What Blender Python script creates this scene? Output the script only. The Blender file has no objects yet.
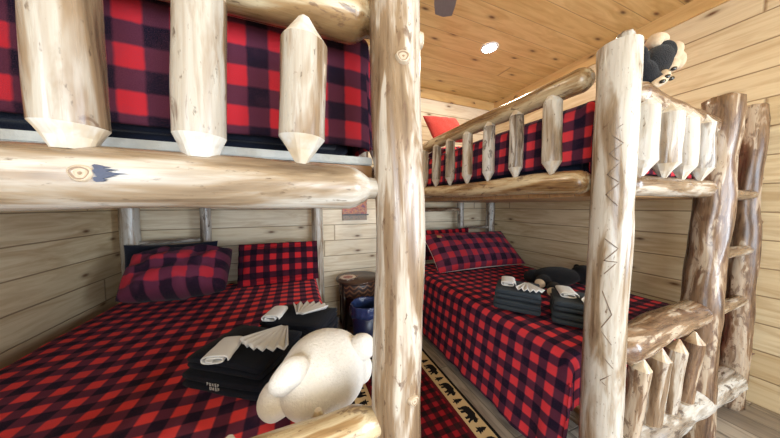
import bpy, bmesh, math, random
from mathutils import Vector, Matrix, noise, Quaternion
V = Vector
PI = math.pi
col = bpy.context.scene.collection
sc = bpy.context.scene

# ------------------------------------------------------------------ nodes
def srgb(r, g, b):
    f = lambda c: (c/255/12.92) if c/255 <= .04045 else ((c/255+.055)/1.055)**2.4
    return (f(r), f(g), f(b), 1)

class NT:
    def __init__(s, name):
        s.m = bpy.data.materials.new(name); s.m.use_nodes = True
        s.t = s.m.node_tree; s.n = s.t.nodes; s.l = s.t.links
        s.b = s.n['Principled BSDF']
    def new(s, typ, **kw):
        x = s.n.new(typ)
        for k, v in kw.items(): setattr(x, k, v)
        return x
    def put(s, sock, v):
        if isinstance(v, bpy.types.NodeSocket): s.l.new(v, sock)
        else: sock.default_value = v
    def math(s, op, a, b=None, c=None):
        x = s.new('ShaderNodeMath', operation=op)
        s.put(x.inputs[0], a)
        if b is not None: s.put(x.inputs[1], b)
        if c is not None: s.put(x.inputs[2], c)
        return x.outputs[0]
    def coord(s, which='Object'): return s.new('ShaderNodeTexCoord').outputs[which]
    def sep(s, v):
        x = s.new('ShaderNodeSeparateXYZ'); s.l.new(v, x.inputs[0]); return x.outputs
    def comb(s, x, y, z):
        c = s.new('ShaderNodeCombineXYZ')
        for i, v in enumerate((x, y, z)): s.put(c.inputs[i], v)
        return c.outputs[0]
    def noise(s, vec, scale=5, detail=3, rough=.5, dist=0):
        x = s.new('ShaderNodeTexNoise'); s.l.new(vec, x.inputs['Vector'])
        x.inputs['Scale'].default_value = scale; x.inputs['Detail'].default_value = detail
        x.inputs['Roughness'].default_value = rough; x.inputs['Distortion'].default_value = dist
        return x.outputs['Fac']
    def ramp(s, f, stops):
        x = s.new('ShaderNodeValToRGB'); s.l.new(f, x.inputs[0])
        e = x.color_ramp.elements
        while len(e) < len(stops): e.new(.5)
        for i, (p, c) in enumerate(stops):
            e[i].position = p
            e[i].color = c if hasattr(c, '__len__') else (c, c, c, 1)
        return x.outputs[0]
    def mix(s, f, a, b, mode='MIX'):
        x = s.new('ShaderNodeMix', data_type='RGBA', blend_type=mode)
        s.put(x.inputs[0], f); s.put(x.inputs[6], a); s.put(x.inputs[7], b)
        return x.outputs[2]
    def wn(s, a, b=0.0):
        x = s.new('ShaderNodeTexWhiteNoise', noise_dimensions='2D')
        s.l.new(s.comb(a, b, 0.0), x.inputs['Vector']); return x.outputs['Value']
    def bump(s, h, strength=.3, dist=.01):
        x = s.new('ShaderNodeBump'); s.l.new(h, x.inputs['Height'])
        x.inputs['Strength'].default_value = strength; x.inputs['Distance'].default_value = dist
        s.l.new(x.outputs[0], s.b.inputs['Normal'])
    def out(s, color, rough=.5, spec=.5, sheen=0):
        s.put(s.b.inputs['Base Color'], color); s.put(s.b.inputs['Roughness'], rough)
        s.b.inputs['Specular IOR Level'].default_value = spec
        if sheen:
            s.b.inputs['Sheen Weight'].default_value = sheen
            s.b.inputs['Sheen Roughness'].default_value = .45
        return s.m

def plain(name, c, rough=.5, spec=.5, bump=0, bscale=60, sheen=0, metal=0):
    n = NT(name); co = n.coord()
    f = n.noise(co, bscale, 3)
    c2 = tuple(x*.8 for x in c[:3])+(1,)
    n.out(n.mix(f, c2, c), rough, spec, sheen)
    n.b.inputs['Metallic'].default_value = metal
    if bump: n.bump(f, bump, .01)
    return n.m

BW = .2145
def boards(name, along, across, cols, width=BW, length=3.4, knots=True, rough=.38, groove=.012, gdark=(.16,.09,.04,1), grain=1.0):
    n = NT(name); P = n.sep(n.coord()); a, c = P[along], P[across]
    q = n.math('DIVIDE', c, width); idx = n.math('FLOOR', q); fr = n.math('FRACT', q)
    off = n.math('MULTIPLY', n.wn(idx, 3.7), length)
    la = n.math('DIVIDE', n.math('ADD', a, off), length); li = n.math('FLOOR', la); lf = n.math('FRACT', la)
    rnd = n.wn(idx, li); rnd2 = n.wn(n.math('ADD', idx, 17.3), li)
    gv = n.comb(n.math('ADD', n.math('MULTIPLY', a, 1.1), n.math('MULTIPLY', rnd, 37)), n.math('MULTIPLY', c, 9), n.math('MULTIPLY', rnd2, 9))
    g1 = n.noise(gv, 1.6, 4, .55, 1.2)
    gv2 = n.comb(n.math('MULTIPLY', a, 2), n.math('MULTIPLY', c, 90), rnd)
    g2 = n.noise(gv2, 1, 2)
    base = n.ramp(rnd, [(0, cols[0]), (.5, cols[1]), (1, cols[2])])
    cc = n.mix(n.ramp(g1, [(.42, 0), (.72, .65*grain)]), base, cols[3])
    cc = n.mix(n.math('MULTIPLY', n.math('SUBTRACT', g2, .35), .35*grain), cc, cols[3])
    if knots:
        kv = n.comb(n.math('ADD', n.math('MULTIPLY', a, 2.1), n.math('MULTIPLY', rnd, 13)), n.math('ADD', n.math('MULTIPLY', c, 5.5), n.math('MULTIPLY', idx, 3.37)), 0.0)
        vo = n.new('ShaderNodeTexVoronoi', voronoi_dimensions='2D'); n.l.new(kv, vo.inputs['Vector']); vo.inputs['Scale'].default_value = 1
        ms = n.math('GREATER_THAN', n.sep(vo.outputs['Color'])[0], .62)
        k = n.math('MULTIPLY', n.ramp(vo.outputs['Distance'], [(.02, 1), (.06, .7), (.10, .25), (.2, 0)]), ms)
        cc = n.mix(k, cc, (.13, .06, .025, 1))
    e = n.math('MINIMUM', fr, n.math('SUBTRACT', 1, fr))
    gl = n.ramp(e, [(groove, 1), (groove*2.6, 0)])
    e2 = n.math('MINIMUM', lf, n.math('SUBTRACT', 1, lf))
    jl = n.ramp(e2, [(.0006, 1), (.0014, 0)])
    line = n.math('MAXIMUM', gl, jl)
    cc = n.mix(n.math('MULTIPLY', line, .75), cc, gdark)
    n.out(cc, rough, .4)
    n.bump(n.math('SUBTRACT', n.math('MULTIPLY', g2, .06), line), .5, .006)
    return n.m

def logmat(name, pale, mid, dark, patch=.6, rough=.3, patchcol=(.10,.05,.028,1), streak=.5, speck=.6, mott=.5):
    n = NT(name); P = n.sep(n.coord())
    oi = n.new('ShaderNodeObjectInfo').outputs['Random']
    sh = n.math('MULTIPLY', oi, 31)
    def vec(k, kz): return n.comb(n.math('ADD', n.math('MULTIPLY', P[0], k), sh), n.math('MULTIPLY', P[1], k), n.math('ADD', n.math('MULTIPLY', P[2], kz), sh))
    a = n.noise(vec(10, 1.5), 1.3, 4, .55, .6)
    b = n.noise(vec(70, 3.5), 1.2, 3)
    c = n.noise(vec(16, 6), 1.5, 5, .62, .8)
    d = n.noise(vec(55, 22), 1.5, 3, .6)
    e = n.noise(vec(28, 4), 1.2, 4, .6, .4)
    cc = n.ramp(a, [(.34, pale), (.46, pale), (streak+.05, mid), (streak+.17, dark)])
    cc = n.mix(n.ramp(e, [(mott, 0), (mott+.12, .55), (mott+.22, .8)]), cc, mid)
    cc = n.mix(n.math('MULTIPLY', n.ramp(b, [(.42, 0), (.72, 1)]), .45), cc, mid)
    cc = n.mix(n.ramp(c, [(patch, 0), (patch+.035, .6), (patch+.11, .92)]), cc, patchcol)
    cc = n.mix(n.ramp(d, [(speck+.04, 0), (speck+.12, .75)]), cc, dark)
    n.out(cc, n.math('ADD', n.math('MULTIPLY', b, .2), rough-.12), .5)
    n.bump(n.math('ADD', n.math('MULTIPLY', a, .5), n.math('MULTIPLY', b, .3)), .35, .006)
    return n.m

def plaid(name, period, red, midc, dark, sheen=.02, rough=.95, sm=.03):
    n = NT(name)
    uv = n.sep(n.coord('UV'))
    wob = n.noise(n.coord('UV'), 30, 2)
    def band(x):
        f = n.math('FRACT', n.math('ADD', n.math('DIVIDE', x, period), n.math('MULTIPLY', wob, .05)))
        d = n.math('ABSOLUTE', n.math('SUBTRACT', f, .5))
        return n.ramp(d, [(.25-sm, 1), (.25+sm, 0)])
    a, b = band(uv[0]), band(uv[1])
    s = n.math('MULTIPLY', n.math('ADD', a, b), .5)
    cc = n.ramp(s, [(0, dark), (.5, midc), (1, red)])
    fz = n.noise(n.coord('UV'), 420, 3, .7)
    fb = n.noise(n.coord('UV'), 9, 3, .6)
    cc = n.mix(n.ramp(fz, [(.45, 0), (.80, .5)]), cc, tuple(min(1, x*1.8+.008) for x in midc[:3])+(1,))
    cc = n.mix(n.ramp(fb, [(.5, 0), (.8, .25)]), cc, tuple(min(1, x*1.8+.02) for x in midc[:3])+(1,))
    n.out(cc, rough, .08, sheen)
    n.bump(n.math('ADD', fz, n.math('MULTIPLY', fb, 1.5)), .35, .006)
    return n.m

def cloth(name, c, sheen=.4, scale=900, bump=.5, rough=.95):
    n = NT(name); co = n.coord()
    f = n.noise(co, scale*.25, 3, .7); g = n.noise(co, 7, 3)
    c2 = tuple(x*.72 for x in c[:3])+(1,)
    n.out(n.mix(n.math('ADD', n.math('MULTIPLY', f, .6), n.math('MULTIPLY', g, .3)), c2, c), rough, .15, sheen)
    n.bump(f, bump, .006)
    return n.m

# ------------------------------------------------------------------ materials
PALE, TAN, BRN = srgb(187, 182, 172), srgb(138, 119, 96), srgb(82, 64, 48)
M = {}
M['wall_x'] = boards('pine_boards_back', 0, 2, [srgb(226,214,188), srgb(232,221,198), srgb(218,203,174), srgb(188,162,122)])
M['wall_y'] = boards('pine_boards_side', 1, 2, [srgb(210,191,155), srgb(218,201,167), srgb(200,179,142), srgb(166,134,92)])
M['ceil'] = boards('pine_boards_ceiling', 0, 1, [srgb(214,184,122), srgb(222,194,134), srgb(206,174,110), srgb(176,136,72)], groove=.006, length=4.4, gdark=(.25,.15,.07,1))
M['floor'] = boards('grey_oak_planks', 1, 0, [srgb(150,138,124), srgb(172,160,146), srgb(132,120,108), srgb(92,82,72)], width=.19, length=1.25, knots=False, rough=.4, groove=.008, gdark=(.05,.045,.04,1), grain=1.4)
M['trim'] = boards('pine_trim', 0, 2, [srgb(220,188,130), srgb(224,194,138), srgb(214,180,122), srgb(184,140,84)], width=3, length=9)
M['trim_y'] = boards('pine_trim_side', 1, 2, [srgb(220,188,130), srgb(224,194,138), srgb(214,180,122), srgb(184,140,84)], width=3, length=9)
M['log'] = logmat('peeled_log', PALE, TAN, BRN, .66, mott=.56, streak=.53)
M['log_s'] = logmat('spindle_log', srgb(168,161,149), srgb(126,104,80), srgb(70,53,39), .62, mott=.52)
M['cut_d'] = logmat('weathered_cut', srgb(176,160,136), srgb(150,126,98), srgb(110,86,62), .7, .4, speck=.7)
M['log_b'] = logmat('peeled_log_streaked', srgb(182,173,160), srgb(130,108,84), srgb(76,54,36), .60, streak=.46)
M['log_d'] = logmat('bark_patched_log', srgb(172,156,136), srgb(124,98,74), srgb(70,50,36), .53, streak=.44)
M['log_g'] = logmat('golden_log', srgb(190,173,140), srgb(146,116,78), srgb(90,62,38), .60, streak=.48)
M['log_w'] = logmat('weathered_log', srgb(186,182,174), srgb(136,124,110), srgb(74,60,48), .56, patchcol=(.06,.04,.03,1), streak=.47)
M['cut'] = logmat('cut_log_end', srgb(198,196,190), srgb(184,168,144), srgb(150,124,92), .76, .4, streak=.55, speck=.7)
M['knot'] = plain('wood_knot', srgb(184,166,142), .4, .5, .2, 90)
M['knot_d'] = plain('dark_wood_knot', srgb(136,112,88), .4, .5, .2, 90)
M['stain'] = plain('dark_bark_stain', srgb(74,80,98), .6, .3, .2, 60)
M['deck'] = boards('bunk_deck_boards', 0, 1, [srgb(170,130,86), srgb(180,140,96), srgb(160,120,78), srgb(120,84,50)], width=.14)
M['deckedge'] = plain('pale_deck_edge', srgb(190,192,188), .7, .3, .4, 50)
RED, MIDR, BLK = (.70,.045,.055,1), (.085,.020,.040,1), (.003,.006,.018,1)
M['plaid'] = plaid('buffalo_plaid', .115, RED, MIDR, BLK)
M['plaid_l'] = plaid('buffalo_plaid_fleece', .112, (.90,.065,.060,1), (.13,.028,.055,1), (.004,.008,.024,1))  # orange-red fleece, its colours raised to offset the dim lower bunk
M['plaid_u'] = plaid('crimson_plaid_fleece', .112, (.50,.022,.030,1), (.085,.020,.036,1), (.004,.006,.014,1))
M['plaid_pl'] = plaid('buffalo_plaid_pillowcase', .125, (.52,.02,.026,1), (.05,.008,.018,1), (.004,.004,.010,1))
M['plaid_pn'] = plaid('navy_red_plaid_pillowcase', .175, (.40,.022,.03,1), (.10,.02,.04,1), (.004,.005,.012,1), sheen=.06)
M['plaid_rug'] = plaid('rug_plaid', .085, (.30,.012,.018,1), (.06,.006,.010,1), (.008,.007,.008,1), sheen=0)
M['navy'] = cloth('navy_cotton', (.012,.016,.032,1), .2)
M['black_terry'] = cloth('black_terry', (.006,.007,.012,1), .04)
M['grey_terry'] = cloth('charcoal_terry', (.033,.042,.052,1), .06)
M['white_terry'] = cloth('white_terry', srgb(226,224,220), .2)
M['grey_stripe'] = cloth('pale_grey_terry', srgb(206,202,196), .2)
M['white'] = cloth('white_cotton', srgb(236,234,230), .2)
M['redcot'] = cloth('dusty_red_cotton', srgb(176,58,52), .25)
M['cream_plush'] = cloth('cream_plush', srgb(246,241,232), .1, 420, 1.0)
M['tan_plush'] = cloth('tan_plush', srgb(206,182,152), .1, 420, .7)
M['black_plush'] = cloth('black_plush', (.010,.010,.012,1), .08, 420, .9)
M['darkwood'] = plain('dark_stained_wood', srgb(74,50,38), .28, .5, .1, 14)
M['darkwood2'] = plain('near_black_wood', srgb(36,26,22), .35, .5)
M['bin'] = plain('navy_plastic', srgb(24,34,66), .35, .5)
M['liner'] = plain('blue_bin_liner', srgb(44,60,104), .22, .6, .5, 40)
M['fan'] = plain('graphite_blade', srgb(136,130,130), .5, .4)
M['metal'] = plain('brushed_metal', srgb(150,146,140), .35, .5, metal=1)
M['black'] = plain('black_gloss', (.01,.01,.01,1), .2, .6)
M['pencil'] = plain('grey_burn_line', srgb(128,112,98), .7, .2)
M['leather'] = plain('tan_leather', srgb(170,130,88), .5, .4, .2)
M['beige'] = cloth('beige_rug_border', srgb(214,188,140), .0)
M['rugblack'] = cloth('black_rug_motif', (.010,.009,.009,1), .0)
M['rugred'] = cloth('dark_red_rug_stripe', (.11,.008,.012,1), .0)
M['whiteframe'] = plain('white_painted_frame', srgb(232,230,224), .4, .5)
n = NT('lamp_diffuser'); n.b.inputs['Base Color'].default_value = (1,1,1,1)
n.b.inputs['Emission Color'].default_value = (1,.93,.82,1); n.b.inputs['Emission Strength'].default_value = 40
M['lamp'] = n.m
def picmat():
    n = NT('printed_picture'); co = n.coord(); P = n.sep(co)
    f = n.noise(co, 22, 3, .6); g = n.noise(co, 31, 2)
    c = n.ramp(f, [(.32, srgb(70,48,92)), (.44, srgb(160,70,60)), (.52, srgb(196,128,70)), (.6, srgb(120,58,70)), (.7, srgb(210,170,110))])
    d = n.ramp(g, [(.35, srgb(110,104,88)), (.55, srgb(150,120,96)), (.7, srgb(98,96,82))])
    return n.out(n.mix(n.math('GREATER_THAN', P[2], 1.425), d, c), .4)
M['pic'] = picmat()
def frieze():
    n = NT('carved_frieze'); P = n.sep(n.coord('UV'))
    z = n.math('ABSOLUTE', n.math('SUBTRACT', n.math('FRACT', n.math('MULTIPLY', P[0], 14)), .5))
    k = n.math('LESS_THAN', n.math('ABSOLUTE', n.math('SUBTRACT', n.math('FRACT', n.math('MULTIPLY', P[1], 3)), n.math('MULTIPLY', z, 1.6))), .2)
    return n.out(n.mix(k, srgb(50,36,34), srgb(116,82,58)), .4)
M['frieze'] = frieze()
def plaque():
    n = NT('painted_plaque'); P = n.sep(n.coord('UV'))
    f = n.noise(n.coord(), 45, 2)
    r = P[0]
    c = n.ramp(r, [(0, srgb(150,70,62)), (.5, srgb(170,96,84)), (.56, srgb(216,200,188)), (.8, srgb(206,186,172)), (.84, srgb(110,80,64)), (1, srgb(80,54,44))])
    return n.out(n.mix(n.ramp(f, [(.5, 0), (.7, .5)]), c, srgb(222,206,190)), .4)
M['plaque'] = plaque()

# ------------------------------------------------------------------ objects
def link(o, parent=None):
    col.objects.link(o)
    if parent is not None: o.parent = parent
    return o
def tag(o, label=None, cat=None, group=None, kind=None):
    if label: o['label'] = label
    if cat: o['category'] = cat
    if group: o['group'] = group
    if kind: o['kind'] = kind
    return o
def thing(name, loc, label, cat, group=None):
    o = bpy.data.objects.new(name, None); o.empty_display_size = .1
    o.location = loc; link(o); return tag(o, label, cat, group)
def wloc(p):
    v = V((0,0,0))
    while p is not None: v = v+p.matrix_basis.translation; p = p.parent
    return v
def obj(name, bm, mats, parent=None, mw=None, smooth=True, label=None):
    """mw = world matrix of the mesh; parents are unrotated Empties or unrotated chains"""
    me = bpy.data.meshes.new(name)
    bmesh.ops.recalc_face_normals(bm, faces=bm.faces[:])
    if smooth is not None:
        for f in bm.faces:
            f.smooth = smooth if smooth != 'keep' else f.smooth
    bm.to_mesh(me); bm.free()
    for m in (mats if isinstance(mats, (list, tuple)) else [mats]): me.materials.append(m)
    o = bpy.data.objects.new(name, me); link(o, parent)
    mw = mw or Matrix.Identity(4)
    if parent is not None:
        # full world matrix of the parent chain
        pm = Matrix.Identity(4); ch = []
        p = parent
        while p is not None: ch.append(p); p = p.parent
        for p in reversed(ch): pm = pm @ p.matrix_basis
        o.matrix_basis = pm.inverted() @ mw
    else: o.matrix_basis = mw
    if label: o['label'] = label
    return o
def box(bm, lo, hi, mi=0):
    lo, hi = V(lo), V(hi)
    r = bmesh.ops.create_cube(bm, size=1, matrix=Matrix.Translation((lo+hi)/2) @ Matrix.Diagonal((*(hi-lo), 1)))
    for v in r['verts']:
        for f in v.link_faces: f.material_index = mi
    return r['verts']
def bbox(lo, hi, bev=.004, seg=2):
    bm = bmesh.new(); box(bm, lo, hi)
    if bev: bmesh.ops.bevel(bm, geom=bm.edges[:], offset=bev, segments=seg, affect='EDGES')
    return bm
def nz(*a): return noise.noise(V(a))
def align(p0, p1):
    d = V(p1)-V(p0)
    return Matrix.Translation(p0) @ d.to_track_quat('Z', 'Y').to_matrix().to_4x4()

# ---- a log: lathe along local z, with taper, wobble, lumps and cut ends
def log_bm(L, r0, r1, seed, ends=('flat','flat'), segs=22, rings=26, wob=.006, lump=.05, facets=6):
    bm = bmesh.new()
    prof = []                                  # (z, r factor, kind)
    def endp(kind, flip):
        k = kind.split(':')
        r = r1 if flip else r0
        if k[0] == 'flat': return [(0, .86, 'c'), (.012, 1, 'b')]
        if k[0] == 'round': return [(0, .25, 'b'), (.006, .5, 'b'), (.016, .74, 'b'), (.032, .92, 'b'), (.05, 1, 'b')]
        if k[0] == 'cone':                      # pencil point: length, tip factor
            ln, tf = float(k[1]), float(k[2])
            return [(0, tf, 'c'), (ln*.5, (tf+1)/2*.97, 'c'), (ln, 1, 'c')]
        if k[0] == 'tenon':                     # cone length, tenon factor, tenon length
            ln, tf, tl = map(float, k[1:4])
            return [(0, tf, 'b'), (tl, tf*1.05, 'b'), (tl+ln*.35, tf+(1-tf)*.5, 'b'), (tl+ln*.7, tf+(1-tf)*.85, 'b'), (tl+ln, 1, 'b')]
        if k[0] == 'slant': return [(0, 1, 'b')]
    e0 = endp(ends[0], False); e1 = endp(ends[1], True)
    za, zb = e0[-1][0], L-e1[-1][0]
    prof += e0
    for i in range(1, rings): prof.append((za+(zb-za)*i/rings, 1, 'b'))
    prof += [(L-z, f, k) for z, f, k in reversed(e1)]
    rows = []
    for z, f, k in prof:
        t = z/L; r = (r0+(r1-r0)*t)
        ox = wob*nz(z*2.2, seed*7.3, 1.1); oy = wob*nz(z*2.2, seed*7.3, 9.4)
        row = []
        for s in range(segs):
            a = 2*PI*s/segs
            rr = r*f*(1+lump*nz(math.cos(a)*1.3+seed*3.1, math.sin(a)*1.3, z*5+seed)+lump*.35*nz(math.cos(a)*3+seed, math.sin(a)*3, z*14))
            if k == 'c' and f < .99:
                q = PI/facets; am = ((a+seed) % (2*q))-q
                rr *= math.cos(q)/max(.5, math.cos(am))*1.06
            zz = z
            if ends[1].startswith('slant') and z == L: zz = L + float(ends[1].split(':')[1])*math.cos(a-float(ends[1].split(':')[2]))
            row.append(bm.verts.new((ox+rr*math.cos(a), oy+rr*math.sin(a), zz)))
        rows.append((row, k))
    for i in range(len(rows)-1):
        (A, ka), (B, kb) = rows[i], rows[i+1]
        cone = ka == 'c' and kb == 'c'
        for s in range(segs):
            f = bm.faces.new((A[s], A[(s+1) % segs], B[(s+1) % segs], B[s]))
            f.smooth = not cone
            f.material_index = 1 if cone else 0
    for row, fl in ((rows[0][0], 1), (rows[-1][0], 0)):
        f = bm.faces.new(list(reversed(row)) if fl else row); f.smooth = False; f.material_index = 1
    # keep silhouettes crisp where a cone meets the body
    return bm
_sd = [0]
def log(name, p0, p1, r0, r1, mat, parent, ends=('flat','flat'), seed=None, **kw):
    _sd[0] += 1
    seed = seed if seed is not None else _sd[0]*1.37
    bm = log_bm((V(p1)-V(p0)).length, r0, r1, seed, ends, **kw)
    for f in bm.faces:
        if f.material_index == 1: 
            for e in f.edges:
                if any(g.material_index == 0 for g in e.link_faces): e.smooth = False
    o = obj(name, bm, [M[mat], M['cut_d' if mat in ('log_d', 'log_b') else 'cut']], parent, align(p0, p1), smooth='keep')
    return o
def knot(parent, p, nrm, r=.018, ring=True, mat='knot'):
    bm = bmesh.new()
    prof = [(1.25, -.012), (1.0, .25*r), (.8, .34*r), (.6, .22*r), (.42, .30*r), (.2, .24*r)]
    rows = []
    for f, z in prof:
        rows.append([bm.verts.new((r*f*math.cos(a)*(1+.12*math.sin(3*a)), r*f*math.sin(a)*.85, z)) for a in [2*PI*i/18 for i in range(18)]])
    for i in range(len(rows)-1):
        for s in range(18):
            f = bm.faces.new((rows[i][s], rows[i][(s+1) % 18], rows[i+1][(s+1) % 18], rows[i+1][s]))
            f.material_index = 1 if i in (2,) else 0
    bm.faces.new(rows[-1]).material_index = 1
    return obj('knot', bm, [M[mat], M['knot_d']], parent, Matrix.Translation(p) @ V(nrm).to_track_quat('Z', 'Y').to_matrix().to_4x4())

# ---- cloth helpers
def sheet(name, fn, nu, nv, lu, lv, mat, parent=None, thick=.02, offset=-1, sub=0, uv0=(0,0)):
    bm = bmesh.new(); uvl = bm.loops.layers.uv.new('UVMap')
    g = [[bm.verts.new(fn(i/nu, j/nv)) for i in range(nu+1)] for j in range(nv+1)]
    for j in range(nv):
        for i in range(nu):
            f = bm.faces.new((g[j][i], g[j][i+1], g[j+1][i+1], g[j+1][i]))
            for l, (a, b) in zip(f.loops, ((i,j),(i+1,j),(i+1,j+1),(i,j+1))):
                l[uvl].uv = (uv0[0]+lu*a/nu, uv0[1]+lv*b/nv)
            f.smooth = True
    me = bpy.data.meshes.new(name); bm.to_mesh(me); bm.free(); me.materials.append(mat)
    o = bpy.data.objects.new(name, me); link(o, parent)
    if parent is not None: o.matrix_basis = Matrix.Translation(-wloc(parent))
    if thick:
        s = o.modifiers.new('thickness', 'SOLIDIFY'); s.thickness = thick; s.offset = offset
    if sub:
        s = o.modifiers.new('smooth', 'SUBSURF'); s.levels = s.render_levels = sub
    return o

def polypath(pts, radius=.05, n=5):
    """round the corners of a 3-D polyline"""
    out = [V(pts[0])]
    for i in range(1, len(pts)-1):
        a, b, c = map(V, pts[i-1:i+2])
        r = min(radius, (a-b).length*.45, (c-b).length*.45)
        p, q = b+(a-b).normalized()*r, b+(c-b).normalized()*r
        for k in range(n+1):
            t = k/n; out.append((1-t)**2*p+2*t*(1-t)*b+t*t*q)
    out.append(V(pts[-1])); return out
def sampler(path):
    ds = [0]
    for a, b in zip(path, path[1:]): ds.append(ds[-1]+(b-a).length)
    def s(t):
        d = t*ds[-1]
        for i in range(len(path)-1):
            if d <= ds[i+1] or i == len(path)-2:
                k = (d-ds[i])/max(1e-9, ds[i+1]-ds[i]); return path[i].lerp(path[i+1], k)
    return s, ds[-1]

def comforter(name, xs, y0, y1, z, hem_l, hem_r, foot_z, mat, label, group, seed, flare=(.0,.06), foot_y=None, uvs=(0,0), thick=.022, wr=1.0):
    """xs = (left, right) of the bed top; hems = z the sides reach; the foot end hangs to foot_z"""
    xl, xr = xs
    prof = polypath([V((xl-flare[0], 0, hem_l)), V((xl, 0, z)), V((xr, 0, z)), V((xr+flare[1], 0, hem_r))], .07)
    S, lu = sampler(prof)
    lenp = polypath([V((0, y0, foot_z)), V((0, y0, z)), V((0, y1, z))], .06)
    T, lv = sampler(lenp)
    def fn(u, v):
        a, b = S(u), T(v)
        w = max(0, min(1, (a.z-min(hem_l, hem_r))/(z-min(hem_l, hem_r))))
        hang = 1-w
        zz = a.z + (b.z-z)*max(0, w) if a.z > z-.02 else min(a.z, max(a.z-.0, b.z)) if b.z > a.z else a.z
        if b.z < z-.001 and a.z >= z-.1: zz = b.z-(z-a.z)*.3
        x, y = a.x, b.y
        # folds on the hanging sides, soft quilting on top
        side = -1 if u < .5 else 1
        fold = hang**1.2*(.030*nz(b.y*5.2, seed, a.z*1.2)+.016*nz(b.y*12, seed+4, a.z*2))
        x += side*(fold*wr+abs(fold)*.3)
        top = (.012*nz(x*2.6, y*2.2, seed)+.007*nz(x*7, y*6, seed+3))*wr
        zz += top*w
        if b.z < z-.01: y += (-.006+.010*nz(x*6, seed, zz*3))*wr
        return V((x, y, zz))
    o = sheet(name, fn, 90, 96, lu, lv, mat, None, thick, -1, 1, uvs)
    return tag(o, label, 'comforter', group)

def pillow_bm(w, h, t, seed, nu=26, nv=20, flange=0.0, pinch=.08, wr=.012, puff=.5):
    bm = bmesh.new(); uvl = bm.loops.layers.uv.new('UVMap')
    def pos(u, v, s):
        e = max(0, (1-abs(u)**2.6))*max(0, (1-abs(v)**2.6))
        x = u*w/2*(1-pinch*(1-v*v)*0.5*abs(u)**3)
        y = v*h/2*(1-pinch*(1-u*u)*0.9*abs(v)**3)
        z = s*t/2*e**puff
        k = min(1, e*3)
        z += k*wr*(nz(u*3+seed, v*3, s*2)+.6*nz(u*7+seed, v*7, s))
        return V((x, y, z))
    for s in (1, -1):
        g = [[bm.verts.new(pos(math.sin(PI/2*(2*i/nu-1)), math.sin(PI/2*(2*j/nv-1)), s)) for i in range(nu+1)] for j in range(nv+1)]
        for j in range(nv):
            for i in range(nu):
                q = (g[j][i], g[j][i+1], g[j+1][i+1], g[j+1][i])
                f = bm.faces.new(q if s > 0 else q[::-1]); f.material_index = 0 if s > 0 else 1
                for l in f.loops: l[uvl].uv = (l.vert.co.x+3, l.vert.co.y+3)
    bmesh.ops.remove_doubles(bm, verts=bm.verts[:], dist=1e-4)
    if flange:
        be = [e for e in bm.edges if len(e.link_faces) == 1]
    return bm
def flange_bm(w, h, fl, seed, t=.008):
    bm = bmesh.new(); uvl = bm.loops.layers.uv.new('UVMap')
    def ring(ww, hh, z, wav):
        out = []
        for k in range(80):
            a = 2*PI*k/80; c, s = math.cos(a), math.sin(a)
            m = max(abs(c), abs(s)); x, y = c/m, s/m
            out.append(bm.verts.new((x*ww/2, y*hh/2, z+wav*nz(x*4+seed, y*4, 2))))
        return out
    R = [ring(w*.9, h*.9, t, 0), ring(w+2*fl, h+2*fl, t*.4, .02), ring(w+2*fl, h+2*fl, -t*.4, .02), ring(w*.9, h*.9, -t, 0)]
    for a in range(4):
        A, B = R[a], R[(a+1) % 4]
        for k in range(80):
            f = bm.faces.new((A[k], A[(k+1) % 80], B[(k+1) % 80], B[k]))
            for l in f.loops: l[uvl].uv = (l.vert.co.x+3, l.vert.co.y+3)
    return bm
def pillow_mat(center, lean, yaw=0, roll=0):
    """pillow stands on its long edge, leaning back by `lean` from flat (0 = flat, 90 = upright); its front faces -y"""
    return Matrix.Translation(center) @ Matrix.Rotation(yaw, 4, 'Z') @ Matrix.Rotation(lean, 4, 'X') @ Matrix.Rotation(roll, 4, 'Z')

def slab_bm(w, d, h, bev=.03, seed=0, amp=.006, layers=1):
    """folded towel: rounded slabs, one per fold, pressed together"""
    bm = bmesh.new()
    for k in range(layers):
        hh = h/layers
        b2 = bmesh.new()
        bmesh.ops.create_cube(b2, size=1, matrix=Matrix.Translation((0, 0, hh*(k+.5))) @ Matrix.Diagonal((w-.012*k*((k+int(seed)) % 2), d-.008*k, hh*1.0, 1)))
        bmesh.ops.subdivide_edges(b2, edges=b2.edges[:], cuts=7, use_grid_fill=True)
        bv = min(bev, hh*.49)
        for v in b2.verts:
            c = v.co; lim = V((w/2-bv, d/2-bv, hh/2-bv))
            p = c-V((0, 0, hh*(k+.5)))
            q = V([max(-l, min(l, x)) for x, l in zip(p, lim)]); e = p-q
            if e.length > bv: e = e.normalized()*bv
            p = q+e
            p += V((nz(p.x*9+seed, p.y*9, k*3.1), nz(p.y*9, p.x*9+seed, k), .6*nz(p.x*6, p.y*6, seed+k)))*amp
            v.co = p+V((0, 0, hh*(k+.5)))
        me = bpy.data.meshes.new('t'); b2.to_mesh(me); b2.free(); bm.from_mesh(me); bpy.data.meshes.remove(me)
    zmin = min(v.co.z for v in bm.verts)
    for v in bm.verts: v.co.z -= zmin
    return bm
def at(x, y, z, a=0): return Matrix.Translation((x, y, z)) @ Matrix.Rotation(a, 4, 'Z')

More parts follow.
